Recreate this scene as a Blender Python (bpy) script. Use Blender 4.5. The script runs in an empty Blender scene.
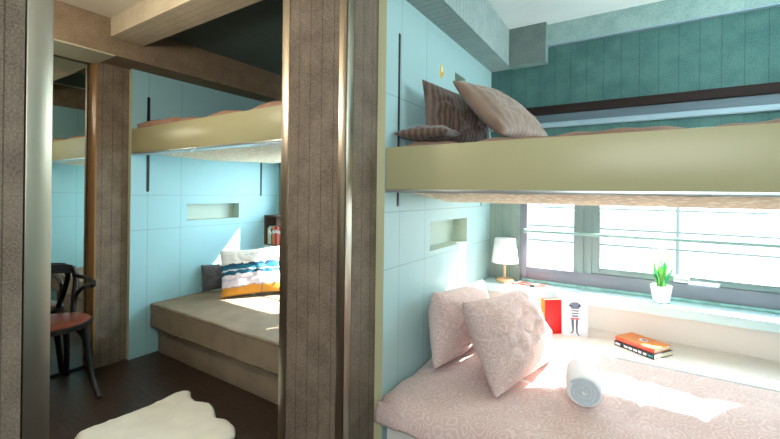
import bpy, bmesh, math, random
from mathutils import Vector, Matrix, noise
random.seed(7)
S = bpy.context.scene
COL = S.collection
PI = math.pi
Z0 = 1.387                      # camera height above the floor; h() turns "relative to the eye" into world height
def h(z): return z + Z0
def lin(c):
    return tuple((x/12.92 if x <= 0.04045 else ((x+0.055)/1.055)**2.4) for x in [v/255 for v in c]) + (1.0,)

# ------------------------------------------------------------------ camera
cam = bpy.data.cameras.new('camera'); camo = bpy.data.objects.new('camera', cam); COL.objects.link(camo)
cam.sensor_width = 36; cam.lens = 387.32/780*36; cam.shift_y = (192.8-219.5)/780; cam.clip_start = 0.02
camo.matrix_world = (Matrix.Translation((0, 0, Z0)) @ Matrix.Rotation(math.radians(32.582), 4, 'Z')
                     @ Matrix.Rotation(PI/2, 4, 'X') @ Matrix.Rotation(math.radians(0.7), 4, 'Z'))
S.camera = camo
# ------------------------------------------------------------------ world, sun, lamp and added fills, exposure
w = bpy.data.worlds.new('world'); S.world = w; w.use_nodes = True
bg = w.node_tree.nodes['Background']; bg.inputs[0].default_value = (0.72, 0.89, 1.0, 1); bg.inputs[1].default_value = 6.5
sun = bpy.data.lights.new('sun', 'SUN'); sun.energy = 30; sun.angle = math.radians(0.6); sun.color = (1, 0.95, 0.88)
suno = bpy.data.objects.new('sun', sun); COL.objects.link(suno)
suno.rotation_euler = Vector((-0.57, -1.0, -1.15)).to_track_quat('-Z', 'Y').to_euler(); suno.location = (3, 8, 8)
def area(name, loc, sx, sy, power, col, target=None):
    l = bpy.data.lights.new(name, 'AREA'); l.shape = 'RECTANGLE'; l.size = sx; l.size_y = sy; l.energy = power; l.color = col
    o = bpy.data.objects.new(name, l); COL.objects.link(o); o.location = loc
    if target is not None:
        o.rotation_euler = (Vector(target)-Vector(loc)).to_track_quat('-Z', 'Y').to_euler()
    return o
def bulb(name, loc, r, power, col):
    l = bpy.data.lights.new(name, 'POINT'); l.shadow_soft_size = r; l.energy = power; l.color = col
    o = bpy.data.objects.new(name, l); COL.objects.link(o); o.location = loc; return o
area('corridor_fill', (0.2, -0.95, h(0.55)), 1.6, 1.1, 26, (0.95, 0.98, 1.0), (-0.5, 2.0, h(-.1)))  # unseen soft fill added behind the camera
bulb('corridor_warm_fill', (-2.3, 0.35, h(0.80)), .12, 24, (1.0, 0.89, 0.75))  # added warm point fill that lifts the corridor ceiling and soffit
bulb('rear_corridor_bulb', (-0.34, -0.6, h(0.45)), 0.035, 2.0, (1.0, 0.80, 0.5))  # corridor lamp behind the camera, inferred from its glint on the bunk board
area('bunk_fill', (0.98, 2.2, h(0.72)), 0.7, 0.4, 13, (0.78, 0.95, 1.0), (-0.6, 2.3, h(1.25)))  # added cool fill for the space over the right-hand bunk
area('left_window_fill', (-2.47, 3.35, h(-.12)), 1.4, 0.7, 24, (0.74, 0.92, 1.0), (-2.6, 1.5, h(-.5)))  # added area light outside the left window, strengthening its daylight
for X0 in (-0.02, -2.49):       # sky portals in the two windows: they only guide the sampling of the sky
    p = area('sky_portal', (X0, 3.2, h(-0.22)), 1.5, 0.8, 1, (1, 1, 1), (X0, 0, h(-0.22))); p.data.cycles.is_portal = True
S.view_settings.view_transform = 'Standard'; S.view_settings.look = 'None'
S.view_settings.gamma = 1; S.view_settings.use_curve_mapping = False; S.view_settings.exposure = 0.7
S.cycles.max_bounces = 10; S.cycles.diffuse_bounces = 6; S.cycles.transparent_max_bounces = 12; S.cycles.sample_clamp_indirect = 6
S.cycles.use_denoising = True

# ------------------------------------------------------------------ materials
def newmat(name):
    m = bpy.data.materials.new(name); m.use_nodes = True
    nt = m.node_tree; return m, nt, nt.nodes['Principled BSDF']
def N(nt, t, **kw):
    n = nt.nodes.new(t)
    for k, v in kw.items(): setattr(n, k, v)
    return n
def L(nt, a, b): nt.links.new(a, b)
def mth(nt, op, a, b=None, c=None):
    n = N(nt, 'ShaderNodeMath', operation=op)
    for i, v in enumerate((a, b, c)):
        if v is None: continue
        if hasattr(v, 'node'): L(nt, v, n.inputs[i])
        else: n.inputs[i].default_value = v
    return n.outputs[0]
def mix(nt, f, a, b):
    n = N(nt, 'ShaderNodeMix', data_type='RGBA')
    for s, v in ((n.inputs[0], f), (n.inputs[6], a), (n.inputs[7], b)):
        if hasattr(v, 'node'): L(nt, v, s)
        else: s.default_value = v
    return n.outputs[2]
def objco(nt, scale=(1, 1, 1)):
    t = N(nt, 'ShaderNodeTexCoord'); mp = N(nt, 'ShaderNodeMapping'); mp.inputs['Scale'].default_value = scale
    L(nt, t.outputs['Object'], mp.inputs[0]); return mp.outputs[0]
def nz(nt, co, scale, detail=3, rough=.5):
    n = N(nt, 'ShaderNodeTexNoise'); n.inputs['Scale'].default_value = scale; n.inputs['Detail'].default_value = detail
    n.inputs['Roughness'].default_value = rough; L(nt, co, n.inputs['Vector']); return n.outputs['Fac']
def rng(nt, v, a, b, c=0., d=1.):
    n = N(nt, 'ShaderNodeMapRange'); L(nt, v, n.inputs[0])
    for i, x in enumerate((a, b, c, d)): n.inputs[1+i].default_value = x
    return n.outputs[0]
def bump(nt, bs, v, st=.3, dist=.01):
    b = N(nt, 'ShaderNodeBump'); b.inputs['Strength'].default_value = st; b.inputs['Distance'].default_value = dist
    L(nt, v, b.inputs['Height']); L(nt, b.outputs[0], bs.inputs['Normal'])
def plain(name, col, rough=.5, metal=0., spec=.5, var=0.0, vs=8, bmp=0, bs_=60, aniso=(1, 1, 1)):
    m, nt, b = newmat(name)
    b.inputs['Roughness'].default_value = rough; b.inputs['Metallic'].default_value = metal
    b.inputs['Specular IOR Level'].default_value = spec
    c = lin(col)
    co = objco(nt, aniso)
    if var:
        f = rng(nt, nz(nt, co, vs), .3, .7)
        L(nt, mix(nt, f, tuple(x*(1-var) for x in c[:3])+(1,), tuple(min(1, x*(1+var)) for x in c[:3])+(1,)), b.inputs['Base Color'])
    else: b.inputs['Base Color'].default_value = c
    if bmp: bump(nt, b, nz(nt, co, bs_), bmp, .004)
    return m
def lines(nt, sock, pos, wd):
    out = None
    for p in pos:
        d = mth(nt, 'ABSOLUTE', mth(nt, 'SUBTRACT', sock, p)); f = mth(nt, 'LESS_THAN', d, wd)
        out = f if out is None else mth(nt, 'MAXIMUM', out, f)
    return out
def stripes(nt, sock, spacing, wd):
    f = mth(nt, 'FRACT', mth(nt, 'DIVIDE', sock, spacing)); return mth(nt, 'LESS_THAN', f, wd/spacing)
def axis(nt, co, i):
    s = N(nt, 'ShaderNodeSeparateXYZ'); L(nt, co, s.inputs[0]); return s.outputs[i]
def fabric_wall(name, a, b_, ax, spacing, groove=.55, grooves=True):
    """woven wall covering on grooved boards"""
    m, nt, b = newmat(name); co = objco(nt)
    n1 = rng(nt, nz(nt, co, 150, 3, .7), .36, .64); n2 = rng(nt, nz(nt, co, 9, 3), .35, .65)
    f = mth(nt, 'ADD', mth(nt, 'MULTIPLY', n1, .65), mth(nt, 'MULTIPLY', n2, .35))
    col = mix(nt, f, lin(a), lin(b_))
    if grooves:
        ln = stripes(nt, axis(nt, co, ax), spacing, .004)
        col = mix(nt, mth(nt, 'MULTIPLY', ln, groove), col, lin(tuple(v*.45 for v in a)))
    L(nt, col, b.inputs['Base Color']); b.inputs['Roughness'].default_value = .85
    b.inputs['Specular IOR Level'].default_value = .25
    bump(nt, b, n1, .25, .003); return m
F_X = fabric_wall('brown_woven_board_x', (94, 82, 70), (144, 130, 114), 0, .07)
F_Y = fabric_wall('brown_woven_board_y', (94, 82, 70), (144, 130, 114), 1, .07)
F_PL = fabric_wall('brown_woven_cloth', (116, 99, 80), (156, 136, 112), 0, 1, grooves=False)
F_GX = fabric_wall('teal_cast_woven_board', (44, 84, 82), (84, 118, 112), 0, .105, .4)  # corridor cloth with the teal light cast put into its base colour
F_GY = fabric_wall('pale_grooved_board', (140, 160, 158), (176, 190, 186), 1, .05, .4)
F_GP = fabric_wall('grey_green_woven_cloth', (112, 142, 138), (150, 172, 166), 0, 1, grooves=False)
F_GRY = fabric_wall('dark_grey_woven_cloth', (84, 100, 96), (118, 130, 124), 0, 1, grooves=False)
F_WIN = fabric_wall('sage_woven_board', (128, 150, 142), (162, 178, 168), 0, .06, .25)
def panel_mat(name, col, zs, ys):
    m, nt, b = newmat(name); co = objco(nt)
    ln = mth(nt, 'MAXIMUM', lines(nt, axis(nt, co, 2), zs, .0022), lines(nt, axis(nt, co, 1), ys, .0022))
    L(nt, mix(nt, mth(nt, 'MULTIPLY', ln, .45), lin(col), lin(tuple(v*.55 for v in col))), b.inputs['Base Color'])
    b.inputs['Roughness'].default_value = .42; b.inputs['Specular IOR Level'].default_value = .35
    return m
PAN_R = panel_mat('pale_blue_panel', (176, 209, 210), [h(-.093), h(-.365), h(.47)], [1.657, 1.93])
PAN_L = panel_mat('pale_aqua_panel', (160, 208, 218), [h(-.045), h(-.335), h(.5)], [1.65, 1.93])
PAN_EDGE = plain('panel_cut_edge', (196, 196, 158), .5)
BOARD = plain('olive_lacquer', (172, 169, 130), .32, spec=.4, var=.02, vs=3)
ALU = plain('satin_aluminium', (205, 215, 215), .3, .8)
def steel_mat():
    m, nt, b = newmat('brushed_steel'); co = objco(nt, (60, 60, 1.2)); b.inputs['Metallic'].default_value = 1
    b.inputs['Base Color'].default_value = lin((188, 178, 160)); f = nz(nt, co, 6, 2)
    L(nt, rng(nt, f, .3, .7, .30, .36), b.inputs['Roughness']); return m
STEEL = steel_mat()
WHITE = plain('white_paint', (236, 236, 230), .5)
CEIL = plain('white_ceiling_paint', (236, 240, 238), .8, var=.03, vs=4)
CEILW = plain('cream_ceiling_board', (208, 201, 182), .8, var=.04, vs=5)
def floor_mat():
    m, nt, b = newmat('dark_oiled_boards'); co = objco(nt, (1.5, 14, 1)); f = rng(nt, nz(nt, co, 5, 5, .6), .3, .7)
    col = mix(nt, f, lin((34, 24, 20)), lin((74, 54, 42)))
    co2 = objco(nt); s = stripes(nt, axis(nt, co2, 1), .12, .003)
    L(nt, mix(nt, s, col, lin((16, 11, 9))), b.inputs['Base Color']); b.inputs['Roughness'].default_value = .38
    bump(nt, b, f, .15, .002); return m
FLOOR = floor_mat()
LEDGE = plain('pale_blue_ledge_lacquer', (196, 222, 226), .35, var=.02, vs=4)
CREAM = plain('warm_white_lacquer', (236, 228, 221), .45)
FRAME = plain('grey_mauve_window_frame', (124, 128, 140), .45, var=.05, vs=6)
SASH = plain('grey_green_sash', (116, 136, 136), .4, var=.04, vs=6)
RAIL = plain('pale_green_rail', (138, 172, 165), .35)
DARKSLOT = plain('dark_green_slot', (20, 62, 60), .5)
BLACKSLOT = plain('black_slot', (26, 34, 34), .5)
DKWOOD = plain('dark_brown_timber', (34, 25, 22), .75, spec=.2, var=.2, vs=6, aniso=(1, 10, 10))
BLIND = plain('blue_grey_slats', (82, 100, 108), .6, var=.12, vs=4, aniso=(1, 40, 60))
SILL = plain('pale_blue_sill', (128, 152, 162), .5)
def glass_mat():
    m = bpy.data.materials.new('window_glass'); m.use_nodes = True; nt = m.node_tree
    for n in list(nt.nodes): nt.nodes.remove(n)
    o = N(nt, 'ShaderNodeOutputMaterial'); t = N(nt, 'ShaderNodeBsdfTransparent'); g = N(nt, 'ShaderNodeBsdfGlossy')
    g.inputs['Roughness'].default_value = .02; mx = N(nt, 'ShaderNodeMixShader'); mx.inputs[0].default_value = .06
    L(nt, t.outputs[0], mx.inputs[1]); L(nt, g.outputs[0], mx.inputs[2]); L(nt, mx.outputs[0], o.inputs[0]); return m
GLASS = glass_mat()
MIRROR = plain('mirror_silver', (214, 222, 216), .02, 1.0)
def paisley(name, base, light, sc=1.0, dark=None):
    m, nt, b = newmat(name); co = objco(nt)
    dis = N(nt, 'ShaderNodeTexNoise'); dis.inputs['Scale'].default_value = 14*sc; L(nt, co, dis.inputs['Vector'])
    add = N(nt, 'ShaderNodeVectorMath', operation='MULTIPLY_ADD'); L(nt, dis.outputs['Color'], add.inputs[0])
    add.inputs[1].default_value = (.05/sc,)*3; L(nt, co, add.inputs[2])
    v = N(nt, 'ShaderNodeTexVoronoi'); v.inputs['Scale'].default_value = 15*sc; L(nt, add.outputs[0], v.inputs['Vector'])
    d = v.outputs['Distance']
    ring = mth(nt, 'SINE', mth(nt, 'MULTIPLY', d, 26)); r1 = rng(nt, ring, .15, .75)
    v2 = N(nt, 'ShaderNodeTexVoronoi'); v2.inputs['Scale'].default_value = 55*sc; L(nt, add.outputs[0], v2.inputs['Vector'])
    r2 = rng(nt, v2.outputs['Distance'], .28, .2)
    f = mth(nt, 'MULTIPLY', mth(nt, 'MAXIMUM', r1, mth(nt, 'MULTIPLY', r2, .5)), .52)
    L(nt, mix(nt, f, lin(base), lin(light)), b.inputs['Base Color']); b.inputs['Roughness'].default_value = .85
    b.inputs['Specular IOR Level'].default_value = .15; b.inputs['Sheen Weight'].default_value = .1
    bump(nt, b, nz(nt, co, 30), .12, .005); return m
PAISLEY = paisley('pink_beige_paisley_cotton', (204, 180, 174), (228, 214, 210), 1.2)
def stripe_cloth(name, a, b_, ax, sp):
    m, nt, b = newmat(name); co = objco(nt); n = nz(nt, co, 5)
    s = mth(nt, 'ADD', axis(nt, co, ax), mth(nt, 'MULTIPLY', n, .03))
    f = rng(nt, mth(nt, 'SINE', mth(nt, 'MULTIPLY', s, 2*PI/sp)), -.6, .6)
    L(nt, mix(nt, f, lin(a), lin(b_)), b.inputs['Base Color']); b.inputs['Roughness'].default_value = .55
    b.inputs['Sheen Weight'].default_value = .3
    bump(nt, b, f, .2, .004); return m
BROWN_ST = stripe_cloth('brown_striped_sateen', (80, 62, 52), (112, 90, 76), 0, .03)
BROWN_LT = stripe_cloth('taupe_striped_sateen', (128, 104, 88), (146, 122, 104), 0, .04)
BROWN_DUV = plain('brown_bedspread', (140, 110, 92), .7, var=.15, vs=14, bmp=.3, bs_=30)
ROSE_DUV = plain('rosy_bedspread', (166, 132, 112), .7, var=.15, vs=14, bmp=.3, bs_=30)
SOFA = plain('taupe_velour', (134, 119, 99), .8, var=.14, vs=7, bmp=.15, bs_=20)
def lace_mat():
    m, nt, b = newmat('cream_lace_weave'); co = objco(nt)
    v = N(nt, 'ShaderNodeTexVoronoi'); v.inputs['Scale'].default_value = 30; L(nt, co, v.inputs['Vector'])
    L(nt, mix(nt, rng(nt, v.outputs['Distance'], .2, .5), lin((254, 246, 226)), lin((228, 214, 188))), b.inputs['Base Color'])
    b.inputs['Roughness'].default_value = .9; return m
LACE = lace_mat()
RUG = plain('cream_sheepskin', (246, 240, 226), .95, var=.05, vs=10, bmp=.8, bs_=45)
CHAIRB = plain('black_bentwood', (17, 16, 17), .35)
LEATHER = plain('red_brown_leather', (112, 56, 40), .35, var=.15, vs=8)
TOWEL = plain('white_terry', (232, 234, 236), .95, bmp=.6, bs_=90)
TOWEL_E = plain('white_terry_edge', (196, 208, 216), .95, bmp=.6, bs_=90)
SHADE = plain('white_lamp_shade', (242, 242, 244), .8)
PALEWOOD = plain('pale_beech', (214, 178, 136), .5, var=.1, vs=6, aniso=(1, 8, 8))
REDCORD = plain('red_textile_cord', (230, 108, 92), .6)
BLACKP = plain('black_plastic', (30, 36, 44), .4)
POT = plain('white_glazed_pot', (240, 240, 240), .25)
LEAFG = plain('fresh_green_leaf', (120, 206, 88), .45, var=.3, vs=20)
LEAFD = plain('deep_green_leaf', (52, 160, 92), .45, var=.2, vs=20)
PETAL = plain('white_tulip_petal', (246, 242, 226), .5)
REDBOOK = plain('bright_red_cover', (196, 10, 14), .4)
ORANGE = plain('orange_cover', (230, 136, 62), .4)
REDSPINE = plain('coral_spine', (224, 90, 66), .4)
NAVY = plain('navy_cover', (22, 40, 58), .4)
PAPER = plain('book_pages', (236, 226, 200), .8, var=.06, vs=80, aniso=(1, 1, 30))
CARD = plain('white_card', (204, 210, 220), .5)
INKD = plain('dark_grey_ink', (66, 76, 92), .6)
INKB = plain('slate_blue_ink', (96, 112, 134), .6)
INKR = plain('red_ink', (206, 84, 92), .6)
INKT = plain('teal_ink', (60, 150, 150), .6)
INKW = plain('white_ink', (236, 240, 240), .6)
YELLOW = plain('yellow_badge', (238, 206, 70), .4)
DARKCUSH = plain('charcoal_cushion_cloth', (84, 84, 86), .85, var=.1, vs=12, bmp=.2)
DKFRAME = plain('dark_brown_frame', (84, 66, 60), .5)
CRATEB = plain('pale_pink_board', (226, 206, 190), .7)
GROUND = plain('grey_gravel', (62, 60, 58), .9, var=.22, vs=.9)
FENCE = plain('pale_grey_metal', (84, 95, 92), .5)
BUSH = plain('green_bush', (44, 74, 48), .8, var=.25, vs=6)

# ------------------------------------------------------------------ mesh helpers
class MB:
    def __init__(s): s.bm = bmesh.new(); s.mats = []
    def mi(s, m):
        if m not in s.mats: s.mats.append(m)
        return s.mats.index(m)
    def face(s, pts, m, smooth=False):
        f = s.bm.faces.new([s.bm.verts.new(p) for p in pts]); f.material_index = s.mi(m); f.smooth = smooth; return f
    def box(s, a, b, m, bev=0.0, mat=None, seg=2):
        bm2 = bmesh.new(); bmesh.ops.create_cube(bm2, size=1)
        for v in bm2.verts:
            v.co = Vector(((a[i]+b[i])/2 + v.co[i]*abs(b[i]-a[i]) for i in range(3)))
        if bev: bmesh.ops.bevel(bm2, geom=list(bm2.edges), offset=bev, segments=seg, profile=.5, affect='EDGES')
        s.merge(bm2, m, mat, smooth=bool(bev)); return s
    def merge(s, bm2, m, mat=None, smooth=True):
        idx = s.mi(m); vm = {}
        for v in bm2.verts: vm[v] = s.bm.verts.new(mat @ v.co if mat else v.co)
        for f in bm2.faces:
            try: nf = s.bm.faces.new([vm[v] for v in f.verts]); nf.material_index = idx; nf.smooth = smooth
            except ValueError: pass
        bm2.free(); return s
    def tube(s, pts, r, m, seg=10, smooth_n=0, mat=None):
        pts = [Vector(p) for p in pts]; rs = r if isinstance(r, (list, tuple)) else [r]*len(pts)
        if smooth_n:
            P, R = [], []
            n = len(pts)
            for i in range(n-1):
                p0, p1, p2, p3 = pts[max(i-1, 0)], pts[i], pts[i+1], pts[min(i+2, n-1)]
                for k in range(smooth_n):
                    t = k/smooth_n; t2 = t*t; t3 = t2*t
                    P.append(.5*((2*p1)+(p2-p0)*t+(2*p0-5*p1+4*p2-p3)*t2+(3*p1-p0-3*p2+p3)*t3)); R.append(rs[i]*(1-t)+rs[i+1]*t)
            P.append(pts[-1]); R.append(rs[-1]); pts, rs = P, R
        bm2 = bmesh.new(); rings = []; up = None
        for i, p in enumerate(pts):
            d = (pts[min(i+1, len(pts)-1)]-pts[max(i-1, 0)]).normalized()
            if up is None:
                up = Vector((0, 0, 1)) if abs(d.z) < .9 else Vector((1, 0, 0))
            x = d.cross(up).normalized(); y = x.cross(d).normalized(); up = y
            rings.append([bm2.verts.new(p + x*math.cos(2*PI*k/seg)*rs[i] + y*math.sin(2*PI*k/seg)*rs[i]) for k in range(seg)])
        for a, b in zip(rings, rings[1:]):
            for k in range(seg): bm2.faces.new((a[k], a[(k+1) % seg], b[(k+1) % seg], b[k]))
        bm2.faces.new(rings[0][::-1]); bm2.faces.new(rings[-1]); bmesh.ops.recalc_face_normals(bm2, faces=bm2.faces)
        s.merge(bm2, m, mat); return s
    def lathe(s, prof, m, seg=32, c=(0, 0, 0), cap=True, mat=None, sq=1.0):
        bm2 = bmesh.new(); rings = []
        for r, z in prof:
            rings.append([bm2.verts.new((c[0]+r*math.cos(2*PI*k/seg), c[1]+r*math.sin(2*PI*k/seg)*sq, c[2]+z)) for k in range(seg)])
        for a, b in zip(rings, rings[1:]):
            for k in range(seg): bm2.faces.new((a[k], a[(k+1) % seg], b[(k+1) % seg], b[k]))
        if cap: bm2.faces.new(rings[0][::-1]); bm2.faces.new(rings[-1])
        s.merge(bm2, m, mat); return s
    def prism(s, pts2, z0, z1, m, mat=None):
        """closed polygon in local xy, extruded along z"""
        bm2 = bmesh.new(); a = [bm2.verts.new((x, y, z0)) for x, y in pts2]; b = [bm2.verts.new((x, y, z1)) for x, y in pts2]
        n = len(pts2); bm2.faces.new(a[::-1]); bm2.faces.new(b)
        for k in range(n): bm2.faces.new((a[k], a[(k+1) % n], b[(k+1) % n], b[k]))
        s.merge(bm2, m, mat, smooth=False); return s
    def build(s, name, parent=None, weld=True, autosmooth=True):
        if weld: bmesh.ops.remove_doubles(s.bm, verts=s.bm.verts, dist=1e-5)
        bmesh.ops.recalc_face_normals(s.bm, faces=s.bm.faces)
        me = bpy.data.meshes.new(name); s.bm.to_mesh(me); s.bm.free()
        for m in s.mats: me.materials.append(m)
        o = bpy.data.objects.new(name, me); COL.objects.link(o)
        if autosmooth: me.set_sharp_from_angle(angle=math.radians(42))
        if parent:
            o.parent = parent
        return o
def tag(o, label, cat, group=None, kind=None):
    o['label'] = label; o['category'] = cat
    if group: o['group'] = group
    if kind: o['kind'] = kind
    return o
def struct(o, label=None):
    o['kind'] = 'structure'
    if label: o['label'] = label
    return o
def empty(name, loc=(0, 0, 0), rz=0):
    o = bpy.data.objects.new(name, None); COL.objects.link(o); o.location = loc; o.rotation_euler = (0, 0, rz); o.empty_display_size = .05
    return o
def sbox(name, a, b, m, label=None, bev=0):
    mb = MB(); mb.box(a, b, m, bev); return struct(mb.build(name), label)

# ------------------------------------------------------------------ key dimensions
YB, YW = 1.518, 3.06            # front plane of the cabins, window wall
XR, XL = -1.0, -3.473           # headboard panel of the right-hand cabin, of the left-hand cabin
Y0 = 1.285                      # corridor side of the pillar
ZC, ZS = h(1.255), h(.978)      # ceiling, underside of the side soffits

# ------------------------------------------------------------------ shell
sbox('floor', (-3.76, -1.5, -.06), (1.3, 3.3, 0), FLOOR)
sbox('ceiling', (-3.76, -1.5, ZC), (1.3, 3.3, ZC+.08), CEIL)
mb = MB(); mb.box((-3.60, -1.5, ZC-.012), (-1.0, 1.27, ZC), CEILW); struct(mb.build('trim_1'), 'cream board lining on the corridor ceiling')
mb = MB(); mb.box((-3.62, 1.49, ZC-.012), (-1.46, 3.06, ZC), plain('shade_teal_ceiling', (92, 112, 108), .8, var=.08)); struct(mb.build('trim_12'), 'ceiling over the left-hand upper bunk, its shade put into the colour')  # dark colour carries the shade of the unlit space above this bunk
sbox('wall_right', (1.05, -1.5, 0), (1.2, 3.3, ZC), PAN_R)
sbox('wall_back', (-3.63, -1.5, 0), (1.3, -1.35, ZC), F_X)
sbox('wall_end', (-3.76, -1.5, 0), (-3.63, 3.2, ZC), F_PL, 'end wall of the corridor behind the mirror')

def window_wall(name, x0, x1, wx0, wx1, wz0, wz1, mlow, mhigh, zsplit):
    mb = MB(); ya, yb = YW, YW+.05
    mb.box((x0, ya, 0), (x1, yb, wz0), mlow); mb.box((x0, ya, wz0), (wx0, yb, wz1), mlow); mb.box((wx1, ya, wz0), (x1, yb, wz1), mlow)
    mb.box((x0, ya, wz1), (x1, yb, zsplit), mlow); mb.box((x0, ya, zsplit), (x1, yb, ZC), mhigh)
    return struct(mb.build(name, weld=False))
ZLR, ZLL = -.661, -.588         # ledge heights
window_wall('wall_window', XR-.02, 1.06, -.760, .97, h(ZLR)-.02, h(.415), F_WIN, F_GX, h(.43))
window_wall('wall_window_left', XL-.05, -1.44, -3.235, -1.70, h(ZLL)-.02, h(.28), F_WIN, F_GX, h(.45))

def window(name, x0, x1, zb, zt, dz, label):
    root = empty(name, (x0, YW, zb)); struct(root, label)
    def loc(o): o.location = -root.location; o.parent = root; return o
    f = MB()
    f.box((x0, YW-.006, zb), (x0+.052, YW+.04, zt), FRAME, .004); f.box((x1-.05, YW-.006, zb), (x1, YW+.04, zt), FRAME, .004)
    f.box((x0+.05, YW-.006, zb), (x1-.05, YW+.04, zb+.112), FRAME, .006); f.box((x0+.05, YW-.006, zt-.025), (x1-.05, YW+.04, zt), FRAME, .004)
    f.box((x0+.02, YW-.018, zb), (x1, YW-.005, zb+.020), plain('teal_gasket', (150, 196, 194), .6, var=.2, vs=30), .004)
    loc(f.build('frame'))
    mx = x0+.378
    m = MB(); m.box((mx, YW-.012, zb+.110), (mx+.062, YW+.04, zt-.025), SASH, .004); m.box((mx+.062, YW-.005, zb+.110), (mx+.114, YW+.04, zt-.025), SASH, .003)
    loc(m.build('mullion'))
    s = MB(); sx0, sx1, sz0, sz1 = mx+.112, x1-.052, zb+.114, zt-.027
    for a, b in (((sx0, sz0), (sx0+.05, sz1)), ((sx1-.05, sz0), (sx1, sz1)), ((sx0+.05, sz0), (sx1-.05, sz0+.042)), ((sx0+.05, sz1-.022), (sx1-.05, sz1))):
        s.box((a[0], YW-.002, a[1]), (b[0], YW+.036, b[1]), SASH, .006)
    sash = loc(s.build('sash'))
    def part_of(o, par):
        o.parent = par; return o
    for a, b, par in (((x0+.052, zb+.112), (mx, zt-.025), root), ((sx0+.05, sz0+.042), (sx1-.05, sz1-.042), sash)):
        g = MB(); g.box((a[0], YW+.010, a[1]), (b[0], YW+.016, b[1]), GLASS); o = g.build('pane')
        o.parent = par
        if par is root: o.location = -root.location
    hd = MB(); hx = mx+.63
    hd.box((hx-.05, YW-.030, sz0+.006), (hx+.03, YW-.004, sz0+.036), ALU, .004)
    hd.box((hx+.02, YW-.048, sz0+.004), (hx+.17, YW-.028, sz0+.022), ALU, .005); o = hd.build('handle'); o.parent = sash
    r = MB(); r.tube([(x0+.04, YW-.05, h(-.274)+dz), (x1-.01, YW-.05, h(-.274)+dz)], .010, RAIL, 10)
    for xx in (x0+.045, x1-.02): r.box((xx-.012, YW-.058, h(-.289)+dz), (xx+.012, YW-.004, h(-.259)+dz), RAIL, .003)
    loc(r.build('guard_rail', weld=False))
    return root
window('window_1', -.760, .97, h(ZLR), h(.415), 0, 'grey framed window of the right-hand cabin under the bunk')
window('window_2', -3.235, -1.70, h(ZLL), h(.28), .085, 'grey framed window of the left-hand cabin behind the sofa bed')

NICHE = plain('pale_sage_niche_paint', (186, 204, 192), .5)
# panelled headboard walls: front faces on a grid with real recesses
def panel_wall(name, xf, xb, y0, y1, z0, z1, holes, depth, m, facing=1):
    mb = MB(); ys = sorted({y0, y1, *[v for q in holes for v in q[:2]]}); zs = sorted({z0, z1, *[v for q in holes for v in q[2:]]})
    for ya, yb in zip(ys, ys[1:]):
        for za, zb in zip(zs, zs[1:]):
            ym, zm = (ya+yb)/2, (za+zb)/2
            if any(q[0] < ym < q[1] and q[2] < zm < q[3] for q in holes): continue
            mb.face([(xf, ya, za), (xf, yb, za), (xf, yb, zb), (xf, ya, zb)], m)
    for q in holes:
        a, b, c, d = q; xd = xf - depth*facing; pm = NICHE
        mb.face([(xd, a, c), (xd, b, c), (xd, b, d), (xd, a, d)], pm)
        mb.face([(xf, a, c), (xd, a, c), (xd, a, d), (xf, a, d)], pm); mb.face([(xf, b, c), (xd, b, c), (xd, b, d), (xf, b, d)], pm)
        mb.face([(xf, a, c), (xf, b, c), (xd, b, c), (xd, a, c)], pm); mb.face([(xf, a, d), (xf, b, d), (xd, b, d), (xd, a, d)], pm)
    e = PAN_EDGE
    mb.face([(xf, y0, z0), (xb, y0, z0), (xb, y0, z1), (xf, y0, z1)], e)
    mb.face([(xf, y1, z0), (xb, y1, z0), (xb, y1, z1), (xf, y1, z1)], m)
    mb.face([(xf, y0, z1), (xf, y1, z1), (xb, y1, z1), (xb, y0, z1)], e); mb.face([(xf, y0, z0), (xf, y1, z0), (xb, y1, z0), (xb, y0, z0)], e)
    mb.face([(xb, y0, z0), (xb, y1, z0), (xb, y1, z1), (xb, y0, z1)], m)
    return struct(mb.build(name))
def slot(par, x, y, z0, z1, m, wd=.011, facing=1):
    prof = []
    for k in range(17):
        a = -PI/2 + PI*k/16; prof.append((wd*math.sin(a), z1-wd+wd*math.cos(a)))
    for k in range(17):
        a = PI/2 + PI*k/16; prof.append((wd*math.sin(a), z0+wd+wd*math.cos(a)))
    mb = MB(); M = Matrix(((0, 0, 1, x), (1, 0, 0, y), (0, 1, 0, 0), (0, 0, 0, 1)))
    mb.prism(prof, -.012, .0015*facing, m, M); o = mb.build('slot', par); return o
wr = panel_wall('wall_middle', XR, XR-.15, YB, YW, 0, ZS, [(1.994, 2.568, h(-.334), h(-.166)), (2.325, 2.517, h(.708), h(.783))], .105, PAN_R)
wr['label'] = 'pale blue panelled headboard wall of the right-hand cabin'
slot(wr, XR, 1.636, h(-.068), h(.79), BLACKSLOT, .009); slot(wr, XR, 2.848, h(-.09), h(.7), DARKSLOT, .009)
wl = panel_wall('wall_left', XL, XL-.15, YB, YW, 0, ZS+.004, [(1.988, 2.537, h(-.276), h(-.126))], .1, PAN_L)
wl['label'] = 'pale aqua panelled headboard wall of the left-hand cabin'
slot(wl, XL, 1.648, h(-.018), h(.781), BLACKSLOT, .012); slot(wl, XL, 2.81, h(-.052), h(.7), DARKSLOT, .012)
wf = panel_wall('wall_foot', -1.43, -1.33, YB, YW, 0, ZS, [], .1, PAN_L, -1)
wf['label'] = 'pale aqua panelled foot wall of the left-hand cabin'
slot(wf, -1.43, 1.648, h(-.018), h(.781), BLACKSLOT, .012, -1)
sbox('wall_divider', (-1.325, YB, 0), (-1.155, YW+.1, ZC), F_PL, 'core of the partition between the cabins')
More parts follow.
